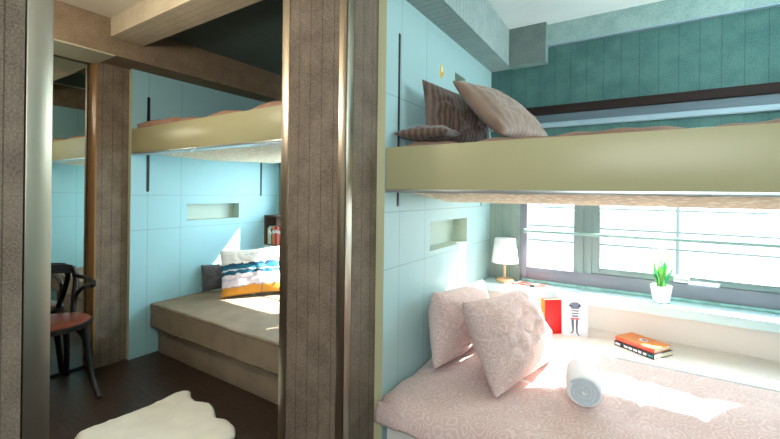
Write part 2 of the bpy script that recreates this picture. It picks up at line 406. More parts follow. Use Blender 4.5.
# pillar between the cabins with steel corner trims
mb = MB(); mb.box((-1.39, Y0, 0), (-1.046, YB, ZC), F_X); mb.face([(-1.0455, Y0, 0), (-1.0455, YB, 0), (-1.0455, YB, ZC), (-1.0455, Y0, ZC)], F_Y)
struct(mb.build('wall_pillar'), 'brown woven pillar between the two cabins')
mb = MB(); mb.box((-1.087, Y0-.004, 0), (-1.042, Y0+.001, ZC), STEEL, .0015); mb.box((-1.047, Y0-.004, 0), (-1.042, Y0+.042, ZC), STEEL, .0015)
struct(mb.build('trim_2', weld=False), 'brushed steel corner trim on the right edge of the pillar')
mb = MB(); mb.box((-1.441, Y0-.004, 0), (-1.392, Y0+.002, ZC), STEEL, .0015); mb.box((-1.441, Y0, 0), (-1.39, Y0+.06, ZC), STEEL, .0015)
struct(mb.build('trim_3', weld=False), 'brushed steel corner trim on the left edge of the pillar')
sbox('wall_jamb', (-1.437, Y0+.06, 0), (-1.39, YB, ZC), F_Y, 'brown woven reveal on the left side of the pillar')
# reveal column at the far end, beside the mirror
sbox('wall_column', (-3.63, 1.297, 0), (-3.516, YB, h(1.09)), F_Y, 'brown woven column between the mirror and the aqua panel')
sbox('trim_4', (-3.63, 1.285, 0), (-3.512, 1.297, h(1.09)), plain('honey_oak_strip', (150, 112, 66), .4), 'honey coloured vertical strip beside the mirror')
# mirror door
mr = empty('mirror_door', (-3.608, .9, 0)); tag(mr, 'tall mirror panel beside the brown column, reflecting the left-hand bunk', 'mirror')
mb = MB(); mb.box((-.006, -.5, .02), (0, .362, h(1.08)), MIRROR); mb.build('mirror_glass', mr)
mb = MB(); mb.box((-.016, -.52, 0), (-.006, .372, h(1.09)), BLACKP); mb.box((-.006, -.5, h(1.08)), (.004, .372, h(1.09)), BLACKP); mb.box((-.006, -.5, 0), (.003, .372, .02), BLACKP); mb.build('backing_frame', mr, weld=False)
# near partition on the left with a steel end
mb = MB(); mb.box((-1.74, -.9, 0), (-1.60, .398, ZC), F_Y); struct(mb.build('wall_near'), 'brown woven partition at the left edge of the view')
mb = MB(); mb.box((-1.742, .402, 0), (-1.598, .468, ZC), STEEL, .003); struct(mb.build('trim_5'), 'wide brushed steel post at the left edge of the view')
# soffits and the beam over the cabin fronts
XSL = -3.235
mb = MB(); mb.box((-3.63, -1.3, ZS+.004), (XSL, 3.06, ZC), F_PL); mb.box((XL-.1, .0, ZS-.004), (XSL+.004, 1.30, ZS+.006), plain('pale_trim_lip', (186, 184, 160), .5))
struct(mb.build('trim_6', weld=False), 'brown woven box soffit along the left wall')
mb = MB(); mb.box((XSL, 1.27, h(1.11)), (-1.43, 1.49, ZC), fabric_wall('cream_grooved_beam', (180, 167, 142), (208, 196, 170), 1, .05, .35)); struct(mb.build('trim_7'), 'cream grooved ceiling beam across the front of the left-hand cabin')
mb = MB(); mb.box((-1.04, 1.27, h(1.16)), (1.06, 1.49, ZC), F_PL); struct(mb.build('trim_8'), 'header beam across the front of the right-hand cabin')
XSR = -.836
mb = MB(); mb.box((XR-.16, YB, ZS), (XSR, YW, ZC), F_GY); struct(mb.build('trim_9'), 'pale grooved soffit along the right-hand cabin headboard wall')
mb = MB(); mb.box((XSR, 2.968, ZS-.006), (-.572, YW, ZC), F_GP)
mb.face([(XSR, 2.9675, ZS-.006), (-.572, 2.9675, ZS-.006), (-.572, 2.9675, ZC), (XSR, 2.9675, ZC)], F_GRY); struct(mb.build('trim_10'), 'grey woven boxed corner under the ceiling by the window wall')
mb = MB(); mb.box((-.572, YW-.03, h(1.105)), (1.06, YW, ZC), F_GP); mb.box((-.572, YW-.034, h(1.095)), (1.06, YW, h(1.105)), SILL)
struct(mb.build('trim_11', weld=False), 'grey woven band under the ceiling with a pale lip')
# upper rail, slatted strip and sill on the window wall of the right-hand bunk
mb = MB(); mb.box((XR, YW-.05, h(.592)), (1.05, YW, h(.652)), DKWOOD, .004); struct(mb.build('trim_13'), 'dark brown timber rail on the teal-cast wall')
mb = MB(); mb.box((XR, YW-.02, h(.530)), (1.05, YW, h(.592)), BLIND); struct(mb.build('trim_14'), 'blue grey slatted strip under the dark rail')
mb = MB(); mb.box((XR, YW-.045, h(.495)), (1.05, YW, h(.530)), SILL, .005); struct(mb.build('trim_15'), 'pale blue upper sill behind the bunk')

# ------------------------------------------------------------------ window ledges with an open shelf
def ledge(x0, x1, zt, label, shelf=True, name='window_ledge'):
    r = empty(name, ((x0+x1)/2, 2.95, 0)); tag(r, label, 'ledge'); hx = (x1-x0)/2-.004
    mb = MB(); mb.box((-hx, 2.84-2.95, zt-.058), (hx, YW-2.95-.006, zt), LEDGE, .004); mb.build('ledge_top', r)
    mb = MB(); mb.box((-hx, .02, .0), (hx, .045, zt-.058), CREAM); mb.build('back_panel', r)
    if shelf:
        mb = MB(); mb.box((-hx, 2.52-2.95, h(-.94)), (hx, .02, h(-.905)), CREAM, .006); mb.face([(-hx, 2.519-2.95, h(-.936)), (hx, 2.519-2.95, h(-.936)), (hx, 2.519-2.95, h(-.909)), (-hx, 2.519-2.95, h(-.909))], LEDGE); mb.build('lower_shelf', r)
        mb = MB(); mb.box((-hx, 2.54-2.95, 0), (hx, 2.56-2.95, h(-.94)), WHITE); mb.build('plinth', r)
    return r
ledge(XR+.002, 1.048, h(ZLR), 'pale blue ledge with a cream open shelf under the right-hand window')
ledge(XL+.002, -1.432, h(ZLL), 'pale aqua ledge behind the sofa bed pillows', False)

# ------------------------------------------------------------------ bunks
def bunk(name, x0, x1, zb, zt, sag, label, yend):
    r = empty(name, ((x0+x1)/2, YB, h(zb))); tag(r, label, 'bunk bed'); hx = (x1-x0)/2-.002; H = zt-zb
    mb = MB(); mb.box((-hx, 0, 0), (hx, .03, H), BOARD, .002); mb.build('front_board', r)
    mb = MB(); mb.box((-hx, -.002, -.014), (hx, .085, 0), ALU, .002); mb.build('edge_strip', r)
    # woven underside, slightly slack
    mb = MB(); nx, ny = 40, 18
    def zz(u, v): return .012 - sag*math.sin(PI*min(1, .12+v))*min(1, (u+.06)*9)*min(1, (1.06-u)*9) - .004*noise.noise((u*60, v*20, 0))
    P = [[(-hx+.03+(2*hx-.06)*i/nx, .10+(yend-.10-YB)*j/ny, zz(i/nx, j/ny)) for j in range(ny+1)] for i in range(nx+1)]
    for i in range(nx):
        for j in range(ny):
            mb.face([P[i][j], P[i+1][j], P[i+1][j+1], P[i][j+1]], LACE, True)
            mb.face([(p[0], p[1], .06) for p in (P[i][j], P[i+1][j], P[i+1][j+1], P[i][j+1])], LACE)
    for i in range(nx):
        for j in (0, ny): mb.face([P[i][j], P[i+1][j], (P[i+1][j][0], P[i+1][j][1], .06), (P[i][j][0], P[i][j][1], .06)], LACE)
    for j in range(ny):
        for i in (0, nx): mb.face([P[i][j], P[i][j+1], (P[i][j+1][0], P[i][j+1][1], .06), (P[i][j][0], P[i][j][1], .06)], LACE)
    mb.build('slat_base', r)
    mb = MB(); mb.box((-hx+.02, .035, .062), (hx-.02, yend-YB-.01, H-.02), WHITE, .02); mb.build('mattress', r)
    return r
bR = bunk('bunk_bed', XR+.002, 1.046, 0.016, .212, .075, 'olive fronted upper bunk over the paisley bed, set low', 2.70)
bL = bunk('bunk_bed', XL+.002, -1.434, .298, .492, .03, 'olive fronted upper bunk over the sofa bed, set high', 2.90)
for px in (-3.12, -2.72):
    mb = MB(); mb.lathe([(.024, -.004), (.024, 0), (.016, .001)], ALU, 20, (px-bL.location.x, .045, -.0145)); o = mb.build('downlight', bL); o['label'] = 'small round downlight under the bunk edge'
# bedspreads on the bunks
def spread(name, x0, x1, y0, y1, z, amp, m, label, cat, seed, th=.03, freq=3.2, drop=None, nx=70, ny=40):
    mb = MB(); r = empty; bm = mb.bm; cx, cy = (x0+x1)/2, (y0+y1)/2
    def top(u, v):
        x, y = x0+(x1-x0)*u, y0+(y1-y0)*v
        n = noise.noise((x*freq+seed, y*freq, seed))*.6 + noise.noise((x*freq*2.7, y*freq*2.7+seed, 2*seed))*.4
        e = min(1, u*14, (1-u)*14, v*22, (1-v)*10); e = math.sin(e*PI/2)
        return Vector((x-cx, y-cy, (z + amp*(n+.25))*1.0 - (1-e)*th*.8 - z))
    T = [[bm.verts.new(top(i/nx, j/ny)) for j in range(ny+1)] for i in range(nx+1)]
    B = [[bm.verts.new((T[i][j].co.x, T[i][j].co.y, -th)) for j in range(ny+1)] for i in range(nx+1)]
    k = mb.mi(m)
    def q(a, b, c, d):
        f = bm.faces.new((a, b, c, d)); f.smooth = True; f.material_index = k
    for i in range(nx):
        for j in range(ny):
            q(T[i][j], T[i+1][j], T[i+1][j+1], T[i][j+1]); q(B[i][j], B[i][j+1], B[i+1][j+1], B[i+1][j])
    for i in range(nx):
        for j in (0, ny): q(T[i][j], T[i+1][j], B[i+1][j], B[i][j])
    for j in range(ny):
        for i in (0, nx): q(T[i][j], T[i][j+1], B[i][j+1], B[i][j])
    o = mb.build(name, weld=False, autosmooth=False); o.location = (cx, cy, z); return tag(o, label, cat)
spread('bedspread', XR+.02, 1.03, YB+.04, 2.69, h(.228), .042, BROWN_DUV, 'rumpled brown bedspread on the low upper bunk', 'bedspread', 3.1, .034)
spread('bedspread', XL+.02, -1.5, YB+.035, 2.88, h(.534), .055, ROSE_DUV, 'rumpled rosy brown bedspread on the high upper bunk', 'bedspread', 8.2, .05, 3.6)

# ------------------------------------------------------------------ lower bed with paisley duvet
bed = empty('bed', (0, 2.0, 0)); tag(bed, 'low white bed platform under the paisley duvet', 'bed')
mb = MB(); mb.box((-.975, 1.515-2.0, 0), (1.03, 2.515-2.0, .30), WHITE, .012); mb.build('bed_base', bed)
mb = MB(); mb.box((-.985, 1.495-2.0, .302), (1.035, 2.51-2.0, h(-.955)), WHITE, .03); mb.build('mattress', bed)
def duvet():
    mb = MB(); bm = mb.bm; k = mb.mi(PAISLEY); nx, ny = 120, 70
    x0, x1, y0, y1 = -.992, 1.035, 1.415, 2.512
    def prof(v):                        # v 0..1 : hem on the front, over the edge, to the back
        if v < .2:
            t = v/.2; a = t*PI/2
            return (y0 + .075*(1-math.cos(a))*1.0, -1.015 + .105*math.sin(a))
        t = (v-.2)/.8; return (y0+.075+(y1-y0-.075)*t, -.91+.018*math.sin(PI*t)**.5)
    V = []
    for i in range(nx+1):
        row = []
        for j in range(ny+1):
            u, v = i/nx, j/ny; x = x0+(x1-x0)*u; y, z = prof(v)
            n = noise.noise((x*2.6, y*5, 1.3))*.013 + noise.noise((x*7, y*9, 4.1))*.006
            cr = noise.noise((x*3+1.7*y, y*2.2-x, 9.)); n += -.012*max(0, 1-abs(cr)*9)*(1 if v > .25 else .4)
            if v > .86: n *= (1-v)/.14
            hang = 0
            if v < .2: hang = -.012*noise.noise((x*6, 3.3, 0))*(1-v/.2) - (0.03*u)*(1-v/.2)
            cl = max(0, 1-u*16); z2 = z+n+hang-.055*math.exp(-((x+.50)/.16)**2-((y-2.05)/.34)**2)-.03*math.exp(-((x+.86)/.1)**2-((y-2.16)/.36)**2)-.055*cl*cl*(1 if v > .12 else .3)
            y2 = y - (.010*noise.noise((x*8, 7.7, z*4)) if v < .3 else 0) + (.0 if v > .2 else .03*cl)
            row.append(bm.verts.new((x, y2, h(z2))))
        V.append(row)
    def q(*a):
        f = bm.faces.new(a); f.smooth = True; f.material_index = k
    for i in range(nx):
        for j in range(ny): q(V[i][j], V[i+1][j], V[i+1][j+1], V[i][j+1])
    o = mb.build('duvet', weld=False, autosmooth=False)
    md = o.modifiers.new('thickness', 'SOLIDIFY'); md.thickness = .022; md.offset = -1
    return tag(o, 'pinkish beige paisley duvet spread over the lower right-hand bed', 'duvet')
duvet()

# ------------------------------------------------------------------ pillows
def pillow(name, wd, ht, th, m, M, seed, wr=.012, pinch=.10, n=44, sq=1.0, slump=0.0, uvmat=None):
    """cushion in local x (width), z (height), y (thickness); M places it"""
    mb = MB(); bm = mb.bm; k = mb.mi(m)
    def P(u, v, s):
        a = (1-u*u); b = (1-v*v)
        t = th/2*(max(0, a)**.42)*(max(0, b)**.42)
        x = wd/2*u*(1-pinch*b**1.0*abs(u)); z = ht/2*v*(1-pinch*a*abs(v))
        nn = noise.noise((u*2.2+seed, v*2.2, s*1.7+seed)) + .6*noise.noise((u*5+seed, v*5+3, s+seed))
        fold = max(0, 1-abs(noise.noise((u*2.0+v*1.4+seed*2, v*2.2-u, s*3.3)))*7)
        e = (a*b)**.5
        y = s*(t + wr*nn*e*1.2 - wr*1.1*fold*e)
        z -= slump*(1-v)*.5*a*ht*.0
        return Vector((x, y, z))
    F = {}
    for s in (-1, 1):
        for i in range(n+1):
            for j in range(n+1):
                edge = i in (0, n) or j in (0, n)
                if s == 1 and edge: F[s, i, j] = F[-1, i, j]; continue
                u = math.sin((i/n-.5)*PI)*.35+(2*i/n-1)*.65; v = math.sin((j/n-.5)*PI)*.35+(2*j/n-1)*.65
                F[s, i, j] = bm.verts.new(P(u, v, s))
    for s in (-1, 1):
        for i in range(n):
            for j in range(n):
                f = bm.faces.new((F[s, i, j], F[s, i+1, j], F[s, i+1, j+1], F[s, i, j+1])); f.smooth = True; f.material_index = k
    o = mb.build(name, weld=False, autosmooth=False); o.matrix_world = M; return o
def frame_m(center, xdir, zdir):
    x = Vector(xdir).normalized(); z = Vector(zdir); z = (z-x*z.dot(x)).normalized(); y = z.cross(x)
    return Matrix(((x.x, y.x, z.x, center[0]), (x.y, y.y, z.y, center[1]), (x.z, y.z, z.z, center[2]), (0, 0, 0, 1)))
p = pillow('pillow', .72, .38, .23, PAISLEY, frame_m((-.862, 2.15, h(-.732)), (.02, 1, -.09), (-.08, 0, 1)), 2.2, .014, .07)
tag(p, 'paisley pillow propped upright against the pale blue headboard panel', 'pillow', 'paisley pillows')
p = pillow('pillow', .70, .43, .25, PAISLEY, frame_m((-.545, 2.07, h(-.73)), (.19, 1, -.05), (-.50, 0.03, 1)), 5.7, .018, .07)
tag(p, 'paisley pillow leaning in front of the other, its far side sunlit', 'pillow', 'paisley pillows')
# upper bunk pillows
p = pillow('pillow', .27, .22, .075, BROWN_ST, frame_m((-.862, 1.69, h(.290)), (1, .1, 0), (0, 1, .05)), 1.1, .006)
tag(p, 'brown striped pillow lying flat at the panel end of the upper bunk', 'pillow', 'brown bunk pillows')
p = pillow('pillow', .56, .34, .13, BROWN_ST, frame_m((-.815, 1.96, h(.388)), (.30, 1, -.04), (-.10, 0, 1)), 3.9, .012, .12)
tag(p, 'dark brown striped pillow standing upright against the blue panel', 'pillow', 'brown bunk pillows')
p = pillow('pillow', .56, .40, .15, BROWN_LT, frame_m((-.575, 1.99, h(.405)), (.2, 1, 0), (-.68, .1, .72)), 6.3, .010, .10)
tag(p, 'lighter taupe pillow slumped against the upright dark one', 'pillow', 'brown bunk pillows')

# ------------------------------------------------------------------ rolled towel
def towel():
    r = empty('rolled_towel', (-.195, 1.915, h(-.90)+.012), math.radians(8)); tag(r, 'white towel rolled up on the paisley duvet', 'towel')
    R, Ln = .066, .22
    mb = MB(); bm2 = bmesh.new(); seg = 40; rings = []
    for k, (y, f) in enumerate(((-Ln/2, .93), (-Ln/2+.006, .985), (-Ln/2+.02, 1), (0, 1.03), (Ln/2-.02, 1), (Ln/2-.005, .98), (Ln/2, .93))):
        ring = []
        for i in range(seg):
            a = 2*PI*i/seg; rr = R*f*(1+.03*noise.noise((math.cos(a)*1.5, math.sin(a)*1.5, y*8)))
            ring.append(bm2.verts.new((rr*math.cos(a)*1.04, y, R*.96+rr*math.sin(a)*.96)))
        rings.append(ring)
    for a, b in zip(rings, rings[1:]):
        for i in range(seg): bm2.faces.new((a[i], a[(i+1) % seg], b[(i+1) % seg], b[i]))
    bm2.faces.new(rings[-1]); bm2.faces.new(rings[0][::-1]); mb.merge(bm2, TOWEL); mb.build('rolled_body', r)
    mb = MB(); pts = []
    for k in range(90):
        t = k/89; a = t*2*PI*3.4; rr = .006 + (R*.9-.006)*t; pts.append((rr*math.cos(a), -Ln/2-.001, R*.96+rr*math.sin(a)*.96))
    mb.tube(pts, .0062, TOWEL_E, 8); o = mb.build('spiral_end', r); o['label'] = 'greyish coiled end of the towel'
towel()

# ------------------------------------------------------------------ books and card on the lower shelf
ZSH = h(-.905)
def book(name, loc, rot, wd, dp, th, cover, label, spine=None):
    """lying closed book: local x = length of spine, y = depth, z = thickness; spine on -y"""
    r = empty(name, loc); r.rotation_euler = rot; tag(r, label, 'book')
    c = .0022
    mb = MB(); mb.box((-wd/2, -dp/2, 0), (wd/2, dp/2, c), cover); mb.box((-wd/2, -dp/2, th-c), (wd/2, dp/2, th), cover)
    mb.build('cover', r, weld=False)
    mb = MB(); mb.box((-wd/2, -dp/2-.002, 0), (wd/2, -dp/2+c, th), spine or cover, .001); s = mb.build('spine', r)
    mb = MB(); mb.box((-wd/2+.004, -dp/2+c, c), (wd/2-.004, dp/2-.004, th-c), PAPER); mb.build('pages', r)
    return r
sd = math.atan2(-.118, .177)
bx, by = .035, 2.725
B1 = book('book', (bx, by, ZSH), (0, 0, sd), .235, .165, .028, NAVY, 'navy spined book at the bottom of the pair on the shelf')
B2 = book('book', (bx-.002, by+.010, ZSH+.0285), (0, 0, sd+.03), .225, .155, .024, ORANGE, 'orange book lying on top of the navy spined one', REDSPINE)
for i, (xx, wd, m) in enumerate(((-.095, .03, INKW), (-.045, .022, INKW), (-.017, .022, INKW), (.012, .022, INKW), (.038, .018, INKW), (.066, .018, INKW), (.099, .026, INKT))):
    mb = MB(); mb.box((xx-wd/2, -.0853, .008), (xx+wd/2, -.0844, .020), m); 
    o = mb.build('spine_lettering' if m is INKW else 'spine_label', B1)
mb = MB(); mb.lathe([(.024, .0241), (.022, .0246)], CARD, 20, (.0, .01, 0)); mb.lathe([(.013, .0246), (.011, .0250)], INKB, 16, (.003, .012, 0)); mb.build('cover_emblem', B2, weld=False)

r = empty('book', (-.466, 2.722, ZSH), math.radians(40)); tag(r, 'bright red book standing upright on the shelf beside the picture card', 'book')
mb = MB(); mb.box((-.062, -.024, 0), (.062, -.0215, .222), REDBOOK); mb.box((-.062, .0215, 0), (.062, .024, .222), REDBOOK); mb.build('cover', r, weld=False)
mb = MB(); mb.box((-.064, -.024, 0), (-.0605, .024, .222), ORANGE, .001); mb.build('spine', r)
mb = MB(); mb.box((-.060, -.0214, .003), (.058, .0214, .218), PAPER); mb.build('pages', r)

# card: local x width, z height, drawing on -y face
r = empty('picture_card', (-.328, 2.735, ZSH), math.radians(21)); r.rotation_euler = (math.radians(-4), 0, math.radians(21)); tag(r, 'white card with a drawn striped figure, standing beside the red book', 'card')
mb = MB(); mb.box((-.078, 0, 0), (.078, .012, .226), CARD, .001); mb.build('card_board', r)
MC = Matrix(((1, 0, 0, 0), (0, 0, -1, 0), (0, 1, 0, 0), (0, 0, 0, 1)))     # local (x, y)->(x, z), extrude -> -y
def ink(pts, m, mb, d=.0008): mb.prism(pts, 0.0, d, m, MC)
mb = MB()
ink([(-.018, .122), (.020, .122), (.024, .178), (.018, .196), (-.016, .196), (-.022, .178)], INKB, mb)
ink([(-.022, .178), (-.036, .192), (-.030, .205), (-.010, .192)], INKD, mb); ink([(.024, .178), (.038, .194), (.030, .205), (.012, .192)], INKD, mb)
ink([(-.030, .205), (-.012, .214), (.016, .214), (.030, .205), (.014, .196), (-.012, .196)], INKB, mb)
ink([(-.020, .060), (-.006, .060), (-.006, .112), (-.022, .112)], INKD, mb); ink([(.004, .058), (.016, .058), (.020, .112), (.006, .112)], INKD, mb)
ink([(-.016, .026), (-.008, .028), (-.006, .060), (-.018, .060)], INKD, mb); ink([(.008, .022), (.016, .022), (.016, .058), (.005, .058)], INKD, mb)
ink([(-.032, .016), (-.014, .020), (-.009, .030), (-.018, .028)], INKD, mb); ink([(.008, .022), (.016, .024), (.028, .006), (.020, .006)], INKD, mb)
o = mb.build('drawn_figure', r, weld=False); o['label'] = 'slate grey drawing of a figure in stockings'
mb = MB()
for k in range(5): ink([(-.026+.0105*k, .104), (-.019+.0105*k, .104), (-.019+.0105*k, .116), (-.026+.0105*k, .116)], INKR, mb, .0012)
ink([(-.027, .112), (.027, .112), (.027, .117), (-.027, .117)], INKR, mb, .0011)
for k in range(3): ink([(-.021, .134+.016*k), (.022, .134+.016*k), (.022, .139+.016*k), (-.021, .139+.016*k)], INKW, mb, .0012)
o = mb.build('drawn_skirt', r, weld=False); o['label'] = 'red checked skirt trim of the drawing'

# ------------------------------------------------------------------ lamp on the ledge
ZT = h(ZLR)
lx, ly = -.842, 2.945
r = empty('table_lamp', (lx, ly, ZT)); tag(r, 'small lamp with a white tapered shade and beech base on the ledge', 'lamp')
mb = MB(); mb.lathe([(.062, 0), (.068, .006), (.068, .014), (.058, .026), (.018, .030)], PALEWOOD, 32); mb.build('base', r)
mb = MB(); mb.lathe([(.0085, .028), (.0085, .24)], PALEWOOD, 14); mb.build('stem', r)
mb = MB(); mb.lathe([(.097, .145), (.098, .147), (.075, .326), (.073, .328), (.0715, .326), (.0945, .147)], SHADE, 40, cap=False); mb.lathe([(.073, .3275), (.012, .3255)], SHADE, 40, cap=False); mb.build('lamp_shade', r, weld=False)
mb = MB(); mb.tube([(.060, -.02, .006), (.085, -.045, .005), (.13, -.03, .005), (.185, -.055, .005), (.215, -.03, .006), (.17, .02, .005), (.12, .028, .006), (.10, .0, .006), (.15, -.045, .009), (.215, -.052, .005), (.255, -.035, .005), (.30, -.02, .005), (.30, .015, .005), (.25, .02, .005), (.22, -.01, 0.007)], .0055, REDCORD, 8, 8); o = mb.build('cord', r); o['label'] = 'thin red cord lying in loops'
mb = MB(); mb.box((.198, -.068, .001), (.232, -.046, .016), BLACKP, .004); sw = mb.build('switch', r); sw['label'] = 'dark inline switch'

# ------------------------------------------------------------------ potted tulips
r = empty('potted_plant', (.131, 2.945, ZT)); r.scale = (1.25, 1.25, 1.22); tag(r, 'white pot of green leaves and pale tulips on the ledge', 'plant')
mb = MB(); mb.lathe([(.030, 0), (.034, .002), (.047, .086), (.044, .088), (.041, .084), (.036, .07)], POT, 8, cap=False); mb.lathe([(.0, .001), (.030, 0)], POT, 8, cap=False); mb.build('pot', r)
mb = MB(); mb.lathe([(.0, .073), (.039, .073)], DKWOOD, 16, cap=False); mb.build('soil', r)
def leaf(ang, lean, ht, wd, m, off=.012):
    mb = MB(); n = 10; rows = []
    d = Vector((math.cos(ang), math.sin(ang), 0)); s = Vector((-d.y, d.x, 0))
    for i in range(n+1):
        t = i/n; c = d*(off + lean*t**1.7) + Vector((0, 0, .07+ht*t)); ww = wd*(math.sin(PI*min(1, .18+.82*t)))**.8
        rows.append((c-s*ww*1.35, c + d*(-.3*ww), c+s*ww*1.35))
    for a, b in zip(rows, rows[1:]):
        for k in range(2): mb.face([a[k], a[k+1], b[k+1], b[k]], m, True)
    o = mb.build('leaf', r); md = o.modifiers.new('thickness', 'SOLIDIFY'); md.thickness = .0012; return o
for i, (a, le, ht, wd, m) in enumerate(((.3, .045, .12, .010, LEAFG), (1.2, .03, .14, .010, LEAFD), (2.3, .04, .13, .010, LEAFG), (3.1, .05, .125, .011, LEAFG), (3.9, .035, .115, .011, LEAFD), (4.7, .03, .12, .010, LEAFG), (5.5, .045, .105, .011, LEAFD), (0, .012, .135, .009, LEAFG), (2.0, .01, .12, .010, LEAFD), (4.2, .014, .11, .011, LEAFG))): leaf(a, le, ht, wd, m)
for i, (dx, dy, zz) in enumerate(((-.030, .01, .205), (.022, -.012, .215), (.0, .02, .238), (-.012, -.018, .222))):
    mb = MB(); mb.tube([(dx*.2, dy*.2, .07), (dx*.7, dy*.7, .14), (dx, dy, zz)], .0025, LEAFG, 6, 4); st = mb.build('flower_stem', r)
    mb = MB()
    for k in range(5):
        a = 2*PI*k/5; rows = []
        for t in range(6):
            q = t/5; rr = .004+.016*math.sin(PI*(.12+.6*q)); c = Vector((dx+rr*math.cos(a), dy+rr*math.sin(a), zz+.036*q)); s = Vector((-math.sin(a), math.cos(a), 0))*.012*math.sin(PI*min(1, .15+.8*q)); rows.append((c-s, c+s))
        for b1, b2 in zip(rows, rows[1:]): mb.face([b1[0], b1[1], b2[1], b2[0]], PETAL, True)
    mb.lathe([(.003, 0), (.010, .01), (.012, .022), (.006, .032)], PETAL, 10, (dx, dy, zz)); mb.build('blossom', st)

# ------------------------------------------------------------------ wall badge
mb = MB(); M = Matrix(((0, 0, 1, XR), (1, 0, 0, 2.123), (0, 1, 0, h(.733)), (0, 0, 0, 1)))
pts = [(.022*math.cos(2*PI*k/24), .040*math.sin(2*PI*k/24)) for k in range(24)]
mb.prism(pts, 0, .004, YELLOW, M); mb.prism([(x*.5-.002, y*.5+.012) for x, y in pts], .004, .005, WHITE, M); mb.prism([(x*.35+.004, y*.3-.016) for x, y in pts], .004, .0052, ORANGE, M)
tag(mb.build('wall_badge', weld=False), 'small oval yellow badge on the blue panel above the bunk pillows', 'badge')

# ------------------------------------------------------------------ sofa bed in the left-hand cabin
sofa = empty('sofa_bed', (-2.46, 2.2, 0)); tag(sofa, 'taupe velour sofa bed along the window of the left-hand cabin', 'sofa bed')
mb = MB(); mb.box((-.985, 1.73-2.2, 0), (.975, 2.80-2.2, .225), SOFA, .01); mb.build('sofa_base', sofa)
def cush():
    mb = MB(); bm2 = bmesh.new(); bmesh.ops.create_cube(bm2, size=1)
    a, b = (-1.005, 1.672-2.2, .228), (.98, 2.83-2.2, .432)
    for v in bm2.verts: v.co = Vector(((a[i]+b[i])/2+v.co[i]*(b[i]-a[i]) for i in range(3)))
    bmesh.ops.subdivide_edges(bm2, edges=bm2.edges, cuts=24, use_grid_fill=True)
    for v in bm2.verts:
        if v.co.z > .35: v.co.z += .006*noise.noise((v.co.x*3, v.co.y*4, 0))-.004*max(0, 1-abs(noise.noise((v.co.x*2.4+v.co.y, v.co.y*2, 5)))*9)
        if v.co.y < -.52: v.co.y += .006*noise.noise((v.co.x*5, v.co.z*8, 3))
    es = [e for e in bm2.edges if len(e.link_faces) == 2 and e.calc_face_angle(0) > 1.0]
    bmesh.ops.bevel(bm2, geom=es, offset=.016, segments=3, profile=.5, affect='EDGES')
    mb.merge(bm2, SOFA); return mb.build('seat_mattress', sofa, autosmooth=False)
cush()
ZB = .436
# painted cushion
def stripe_cushion_mat():
    m, nt, b = newmat('painted_stripe_cotton'); co = objco(nt); n = nz(nt, objco(nt, (5, 5, 9)), 3, 4, .6)
    v = mth(nt, 'ADD', mth(nt, 'DIVIDE', axis(nt, co, 2), .40), mth(nt, 'MULTIPLY_ADD', n, .22, .39))
    rp = N(nt, 'ShaderNodeValToRGB'); rp.color_ramp.interpolation = 'CONSTANT'; L(nt, v, rp.inputs[0]); el = rp.color_ramp.elements
    st = [(0, (196, 140, 52)), (.17, (150, 140, 150)), (.19, (226, 220, 234)), (.30, (206, 200, 222)), (.36, (232, 228, 238)), (.43, (24, 92, 120)), (.52, (216, 228, 234)), (.55, (28, 108, 136)), (.62, (20, 76, 104)), (.68, (236, 234, 232)), (.86, (206, 204, 208)), (.875, (238, 236, 232))]
    el[0].position = 0; el[0].color = lin(st[0][1]); el[1].position = st[1][0]; el[1].color = lin(st[1][1])
    for pz, c in st[2:]:
        e = el.new(pz); e.color = lin(c)
    x = axis(nt, co, 0); ln = lines(nt, mth(nt, 'ADD', x, mth(nt, 'MULTIPLY', axis(nt, co, 2), -.12)), [.105], .008)
    L(nt, mix(nt, mth(nt, 'MULTIPLY', ln, .55), rp.outputs[0], lin((90, 104, 132))), b.inputs['Base Color']); b.inputs['Roughness'].default_value = .85; return m
vdir = Vector((-.80, .60, 0))
p = pillow('cushion', .53, .43, .15, stripe_cushion_mat(), frame_m((-3.00, 2.33, ZB+.212), (.60, .80, .05), (-.30, .22, 1)), 4.4, .010, .06)
tag(p, 'white cushion with painted teal bands and a mustard base on the sofa bed', 'cushion')
p = pillow('cushion', .28, .25, .13, DARKCUSH, frame_m((-3.39, 2.24, ZB+.128), (.25, 1, 0), (-.15, 0, 1)), 9.4, .008, .06)
tag(p, 'charcoal cushion against the aqua panel, nearest the wall', 'cushion', 'charcoal sofa cushions')
p = pillow('cushion', .36, .27, .13, DARKCUSH, frame_m((-3.235, 2.40, ZB+.138), (.5, .9, 0), (-.25, .1, 1)), 7.4, .008, .06)
tag(p, 'charcoal cushion directly left of the painted cushion', 'cushion', 'charcoal sofa cushions')
p = pillow('cushion', .50, .40, .14, DARKCUSH, frame_m((-2.86, 2.68, ZB+.20), (1, .15, 0), (-.05, .25, 1)), 3.4, .008, .06)
tag(p, 'charcoal cushion behind the painted cushion, mostly hidden by the pillar', 'cushion', 'charcoal sofa cushions')

